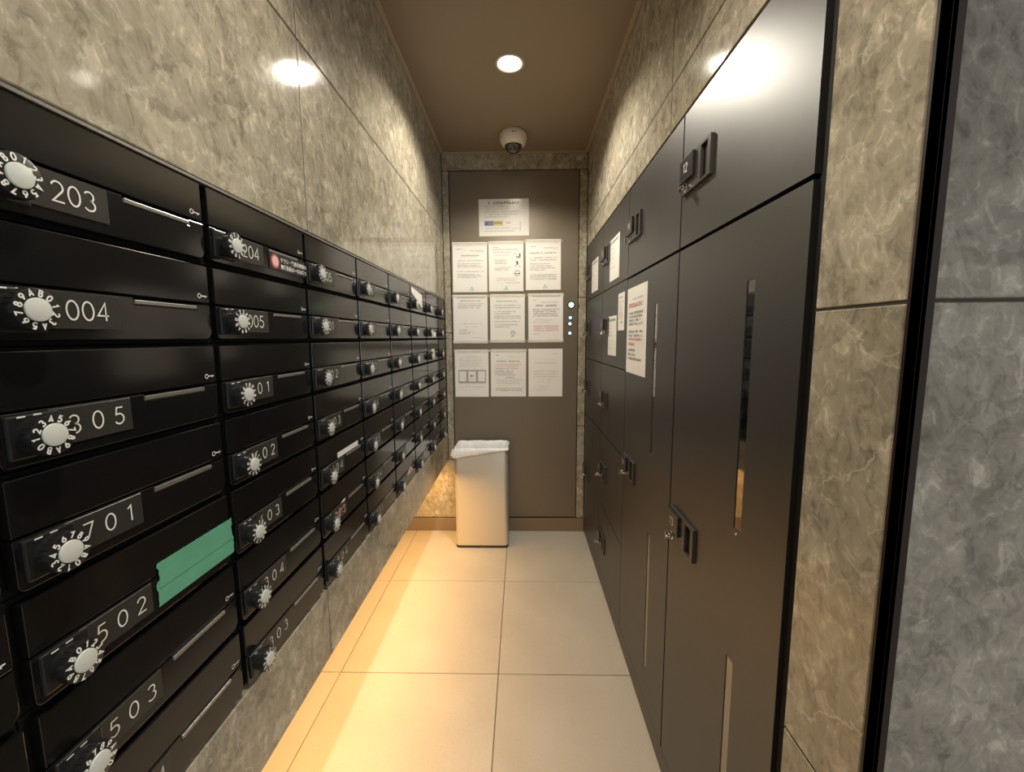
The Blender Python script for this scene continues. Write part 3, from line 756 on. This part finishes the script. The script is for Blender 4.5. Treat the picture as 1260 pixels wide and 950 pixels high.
# row 1
def e11(bm, W, Hh, y): hr(bm, W, Hh, y); recyc(bm, W, Hh, y)
notice((-0.421, YF, 1.540), 0, 0.212, 0.299, 'white notice with green foot mark, left in the upper row of the door',
       head + [(.25, .80, .72, .0075, 0, .95)] + body(.625, 1, .03) + body(.565, 3, .032, rag=.1, seed=2) + body(.41, 1, .03) + body(.35, 3, .03, rag=.5, seed=4), 11, 0.006, e11)
def e12(bm, W, Hh, y):
    hr(bm, W, Hh, y); recyc(bm, W, Hh, y, .5, .055)
    ringq(bm, .82 * W, .36 * Hh, .016, .0028, y, 0, 20)
    quad(bm, .755 * W, .885 * W, .345 * Hh, .362 * Hh, y, 0)
    for a, b_, c, d in ((.74, .78, .74, .755), (.78, .90, .69, .70), (.80, .92, .665, .68), (.88, .92, .69, .755), (.76, .79, .50, .52), (.80, .85, .53, .60), (.86, .92, .50, .51), (.76, .84, .585, .595)):
        quad(bm, a * W, b_ * W, c * Hh, d * Hh, y, 0)
notice((-0.199, YF, 1.543), 0, 0.212, 0.299, 'white notice with three small pictograms down its right side, upper row',
       [(.12, .30, .865, .0045, 0, .9), (.12, .88, .825, .0055, 2, .95), (.12, .66, .775, .0045, 0, .9)] + body(.735, 2, .027, .0036, .17, .60, 1)
       + body(.63, 4, .027, .0040, .17, .56, 0, rag=.06) + body(.475, 3, .028, .0042, .17, .66, 0, rag=.1) + body(.26, 3, .026, .0040, .22, .86, 1, rag=.1, dens=.8) + [(.5, .9, .165, .0036, 0, .9)], 12, 0.0, e12)
notice((0.028, YF, 1.549), 0, 0.214, 0.301, 'white notice with green foot mark, right in the upper row of the door',
       head + [(.12, .88, .72, .0070, 0, .95)] + body(.63, 2, .045, .0055, .12, .92, 0) + body(.51, 4, .04, .0048, .12, .90, 0, rag=.4, seed=9) + body(.29, 3, .04, .0052, .12, .92, 0, rag=.03), 13, -0.004, e11)
# row 2
def e21(bm, W, Hh, y):
    quad(bm, .10 * W, .92 * W, .935 * Hh, .955 * Hh, y, 1)
notice((-0.424, YF, 1.226), 0, 0.213, 0.298, 'white notice with a wide blank middle, left in the middle row of the back door',
       [(.18, .82, .865, .0060, 0, .95)] + body(.81, 1, .04, .0045, .15, .93, 2) + body(.77, 2, .042, .0048, .14, .86, 0, rag=.08) + [(.22, .84, .40, .004, 1, .9), (.35, .70, .335, .0036, 1, .8)]
       + [(.16, .42, .275, .0045, 0, .8), (.16, .62, .235, .0045, 0, .75), (.16, .60, .195, .0045, 0, .75), (.56, .92, .11, .004, 1, .9)], 21, 0.004, e21, tape=2)
def e22(bm, W, Hh, y):
    quad(bm, .10 * W, .90 * W, .935 * Hh, .938 * Hh, y, 1); ringq(bm, .66 * W, .20 * Hh, .012, .0026, y, 0, 18)
    ribbon(bm, [(.60 * W, .215 * Hh), (.66 * W, .195 * Hh), (.71 * W, .23 * Hh)], .0016, y, lambda a, b_: (a, b_)); quad(bm, .60 * W, .68 * W, .125 * Hh, .137 * Hh, y, 0)
notice((-0.194, YF, 1.229), 0, 0.214, 0.297, 'white notice with a small round symbol at lower right, centre of the back door',
       [(.17, .82, .845, .0062, 0, .95)] + body(.765, 2, .05, .0050, .13, .90, 0) + body(.635, 2, .042, .0045, .13, .90, 0, rag=.55, seed=3) + body(.54, 2, .04, .0048, .13, .90, 0) + body(.43, 1, .04, .0045, .13, .88, 0)
       + body(.365, 2, .045, .005, .13, .88, 0, rag=.3, seed=8), 22, 0.002, e22, tape=2)
notice((0.043, YF, 1.229), 0, 0.214, 0.299, 'white notice with black heading and red lower paragraph, right in the middle row',
       [(.12, .27, .855, .0045, 0, .9), (.38, .88, .815, .0040, 0, .9), (.22, .82, .735, .0110, 0, .95)] + body(.665, 4, .043, .0062, .13, .90, 0, rag=.06) + body(.455, 2, .045, .0050, .15, .72, 1, rag=.1)
       + body(.325, 3, .045, .0064, .15, .90, 2) + [(.15, .33, .165, .0060, 2, .9)], 23, -0.002, e21, tape=2)
# row 3
def e31(bm, W, Hh, y):
    hr(bm, W, Hh, y)
    for a, b_, c, d in ((.10, .92, .545, .575), (.10, .92, .29, .33), (.10, .13, .33, .545), (.89, .92, .33, .545), (.33, .40, .33, .545), (.62, .69, .33, .545)): quad(bm, a * W, b_ * W, c * Hh, d * Hh, y, 1)
    quad(bm, .46 * W, .52 * W, .43 * Hh, .46 * Hh, y, 0); quad(bm, .52 * W, .57 * W, .435 * Hh, .445 * Hh, y, 0)
notice((-0.421, YF, 0.888), 0, 0.212, 0.299, 'white notice with a grey boxed diagram across it, left in the lower row',
       [(.30, .72, .85, .0045, 1, .9)] + body(.81, 5, .042, .0040, .13, .90, 1, rag=.15, seed=5) + [(.14, .32, .40, .004, 1, .8), (.42, .6, .38, .004, 0, .8), (.72, .88, .40, .004, 1, .8), (.14, .45, .21, .004, 1, .8), (.52, .9, .21, .004, 1, .8)], 31, 0.004, e31)
notice((-0.195, YF, 0.889), 0, 0.222, 0.299, 'white closely printed notice, middle of the lower row on the back door',
       [(.12, .24, .865, .0050, 0, .9), (.52, .86, .835, .004, 1, .9), (.16, .84, .735, .0075, 0, .95)] + body(.675, 3, .045, .0050, .12, .88, 2, rag=.1) + body(.535, 3, .042, .0050, .12, .88, 0, rag=.3, seed=6)
       + [(.42, .70, .40, .005, 0, .9)] + body(.355, 3, .04, .0045, .16, .90, 1, rag=.1) + body(.16, 2, .04, .0052, .14, .88, 0), 32, 0.004, hr)
notice((0.043, YF, 0.888), 0, 0.213, 0.301, 'white notice in faint grey print, right in the lower row of the back door',
       [(.72, .88, .88, .004, 1, .8), (.14, .26, .80, .004, 1, .7), (.5, .88, .77, .004, 1, .5), (.18, .84, .695, .0058, 1, .9)] + body(.52, 3, .055, .0045, .14, .88, 1) + body(.345, 2, .05, .004, .3, .70, 1, dens=.5) + body(.20, 2, .06, .004, .14, .6, 1, dens=.5), 33, 0.0, None, tape=False)
# top landscape laminated one
def e0(bm, W, Hh, y):
    quad(bm, .11 * W, .29 * W, .28 * Hh, .41 * Hh, y, 3); quad(bm, .29 * W, .48 * W, .28 * Hh, .41 * Hh, y, 4); quad(bm, .13 * W, .17 * W, .31 * Hh, .36 * Hh, y - 4e-5, 0)
    quad(bm, .30 * W, .46 * W, .345 * Hh, .365 * Hh, y - 4e-5, 0); quad(bm, .82 * W, .83 * W, .12 * Hh, .38 * Hh, y, 1); quad(bm, .66 * W, .82 * W, .195 * Hh, .205 * Hh, y, 1)
notice((-0.254, YF, 1.872), 0, 0.302, 0.215, 'laminated landscape notice with blue and yellow picture strip, alone above the others',
       [(.18, .84, .86, .0150, 0, .8)] + body(.78, 5, .07, .0060, .11, .84, 1, rag=.25, seed=2) + [(.55, .66, .34, .008, 0, .8), (.11, .62, .20, .006, 1, .9), (.11, .75, .12, .006, 1, .9)], 10, -0.006, e0, PAPER2, tape=False)
# notices on the lockers
XF = XR - 0.0004
G2 = 'notices on the parcel lockers'
notice((XF, 1.592, 1.128), RR, 0.246, 0.306, 'large white notice with red and black lines on the tall locker beyond 13',
       [(.10, .22, .895, .006, 5, .9), (.30, .86, .855, .0060, 1, .9), (.10, .86, .770, .0150, 2, 1)] + body(.69, 4, .042, .0085, .12, .86, 0, rag=.03) + body(.475, 2, .045, .0085, .12, .86, 0) + body(.385, 1, .045, .0095, .12, .88, 2)
       + [(.12, .50, .33, .010, 2, 1)] + body(.26, 3, .05, .0090, .12, .86, 0, rag=.35, seed=2), 41, 0, None, None, G2, False)
notice((XF, 1.742, 1.285), RR, 0.105, 0.148, 'narrow white notice on the two-notice locker, the higher and nearer one',
       [(.2, .85, .86, .006, 0, 1), (.15, .88, .75, .005, 1, 1)] + body(.66, 8, .05, .0055, .22, .80, 1) + [(.4, .7, .20, .006, 0, 1)], 42, 0, None, None, G2, False)
notice((XF, 1.932, 1.178), RR, 0.164, 0.172, 'white notice on the two-notice locker, lower and farther beside the handle',
       [(.06, .92, .865, .0120, 0, 1)] + body(.76, 4, .09, .0050, .12, .55, 1, rag=.2, seed=4) + body(.35, 3, .09, .0050, .10, .40, 1), 43, 0, None, None, G2, False)
notice((XF, 1.924, 1.503), RR, 0.182, 0.178, 'white notice with a dark heading, larger of the two on the top-row lockers',
       [(.08, .92, .875, .0120, 0, 1)] + body(.74, 5, .11, .0050, .12, .55, 1, rag=.2, seed=4), 44, 0, None, None, G2, False)
notice((XF, 2.408, 1.504), RR, 0.192, 0.170, 'white notice with a dark heading on the top locker beside the back door',
       [(.08, .92, .875, .0120, 0, 1)] + body(.74, 5, .11, .0050, .12, .60, 1, rag=.2, seed=5), 45, 0, None, None, G2, False)

# ---- glowing discs in dark rims on the door beside the notices
def luminous(x, z, r, mat, label):
    t = empty('luminous_disc', (x, YF + 0.0005, z), 0, label, 'light')
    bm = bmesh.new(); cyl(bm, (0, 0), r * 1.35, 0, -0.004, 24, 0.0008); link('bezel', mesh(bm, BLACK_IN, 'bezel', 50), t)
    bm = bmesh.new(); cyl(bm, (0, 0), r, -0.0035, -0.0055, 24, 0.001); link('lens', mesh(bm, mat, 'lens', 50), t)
luminous(0.307, 1.457, 0.0165, GREENL, 'pale green indicator disc on the back door, topmost of four')
luminous(0.302, 1.379, 0.0100, BLUEL, 'small blue indicator disc on the back door just under the green one')
luminous(0.300, 1.342, 0.0100, BLUEL, 'small blue indicator disc on the back door, third from top')
luminous(0.300, 1.284, 0.0100, BLUEL, 'small blue indicator disc on the back door, lowest of four')

# ================================================================== BIN AND LINER
BX0, BX1, BY0, BY1, BH = -0.400, -0.085, 2.373, 2.570, 0.610
bin_ = empty('waste_bin', ((BX0 + BX1) / 2, (BY0 + BY1) / 2, 0), 0, 'tall rectangular brushed steel waste bin with a black base before the back door', 'bin')
hw, hd = (BX1 - BX0) / 2, (BY1 - BY0) / 2
def rrect(hw, hd, r, n=5, side=0):
    P = []
    for cx, cy, a0 in ((hw - r, hd - r, 0), (-(hw - r), hd - r, 90), (-(hw - r), -(hd - r), 180), (hw - r, -(hd - r), 270)):
        for i in range(n + 1):
            a = math.radians(a0 + 90 * i / n); P.append((cx + r * math.cos(a), cy + r * math.sin(a)))
    if side:                       # extra points along the straight sides
        Q = []
        for i, p in enumerate(P):
            q = P[(i + 1) % len(P)]; Q.append(p)
            dd = math.hypot(q[0] - p[0], q[1] - p[1]); k = int(dd / side)
            for j in range(1, k): Q.append((p[0] + (q[0] - p[0]) * j / k, p[1] + (q[1] - p[1]) * j / k))
        P = Q
    return P
def loft(bm, rings, closed_bottom=False):
    R = [[bm.verts.new(p) for p in r] for r in rings]; n = len(R[0])
    for a, b_ in zip(R, R[1:]):
        for i in range(n): bm.faces.new((a[i], a[(i + 1) % n], b_[(i + 1) % n], b_[i]))
    if closed_bottom: bm.faces.new(R[-1])
    return R
bm = bmesh.new()
o_ = lambda d, z: [(x, y, z) for x, y in rrect(hw - d, hd - d, 0.022 - min(d, .01))]
loft(bm, [o_(.0, .016), o_(0, BH - .004), o_(.0015, BH), o_(.0045, BH), o_(.006, BH - .004), o_(.006, .03)], True)
link('bin_body', mesh(bm, BINM, 'bin', 35), bin_)
bm = bmesh.new(); loft(bm, [o_(.02, .016), o_(.0, .0155), o_(-.001, .014), o_(-.001, .0015), o_(.004, 0.0), o_(.03, 0.0)]); link('bin_base', mesh(bm, BINB, 'base', 35), bin_)
# liner
ln = empty('bin_liner', ((BX0 + BX1) / 2, (BY0 + BY1) / 2, BH), 0, 'white crumpled plastic liner folded over the rim of the waste bin', 'bag')
base = rrect(1, 1, .2)    # only for count
ring0 = rrect(hw, hd, 0.022, 5, 0.012)
rr = random.Random(5)
ph = [rr.uniform(0, 6.28) for _ in range(6)]
def wob(i, amp): return amp * (math.sin(i * .55 + ph[0]) + .6 * math.sin(i * 1.3 + ph[1]) + .5 * math.sin(i * 2.3 + ph[2]))
def lring(d, zf, amp):
    P = rrect(hw - d, hd - d, max(.006, 0.022 - d), 5, 0.0)
    out = []
    for i, (x, y) in enumerate(ring0):
        L_ = math.hypot(x, y)
        nx_, ny_ = x / hw, y / hd
        k = 1 if abs(nx_) > abs(ny_) else 0
        sx = (hw - d) / hw; sy = (hd - d) / hd
        w_ = wob(i, amp)
        out.append((x * sx + nx_ * w_, y * sy + ny_ * w_, zf(i, x, y)))
    return out
def hang(i, x, y):          # how far the outside skirt hangs: deep at the left, shallow at the right
    u = (x + hw) / (2 * hw)
    return -(0.046 * (1 - u) ** 1.3 + 0.010) + wob(i, .0015)
rings = [lring(-.0035, lambda i, x, y: hang(i, x, y), .0012), lring(-.0065, lambda i, x, y: hang(i, x, y) * .55, .0012), lring(-.0035, lambda i, x, y: .001 + wob(i, .0008), .0006),
         lring(.002, lambda i, x, y: .0045 + wob(i, .001), .0004), lring(.009, lambda i, x, y: -.001, .0008), lring(.014, lambda i, x, y: -.035, .0022), lring(.022, lambda i, x, y: -.085, .003),
         lring(.035, lambda i, x, y: -.15, .003), lring(.07, lambda i, x, y: -.21 + wob(i, .004), .003)]
bm = bmesh.new(); loft(bm, rings, True)
link('liner_film', mesh(bm, BAG, 'liner', 60), ln)
# loose corner of the liner at the left
bm = bmesh.new()
prism(bm, [(-hw - .020, -.035), (-hw - .010, -.044), (-hw + .004, -.056), (-hw + .012, -.025), (-hw + .006, .003), (-hw - .010, .000)], -hd - .009, -hd - .004, 0.001)
link('liner_corner', mesh(bm, BAG, 'corner', 50), ln)
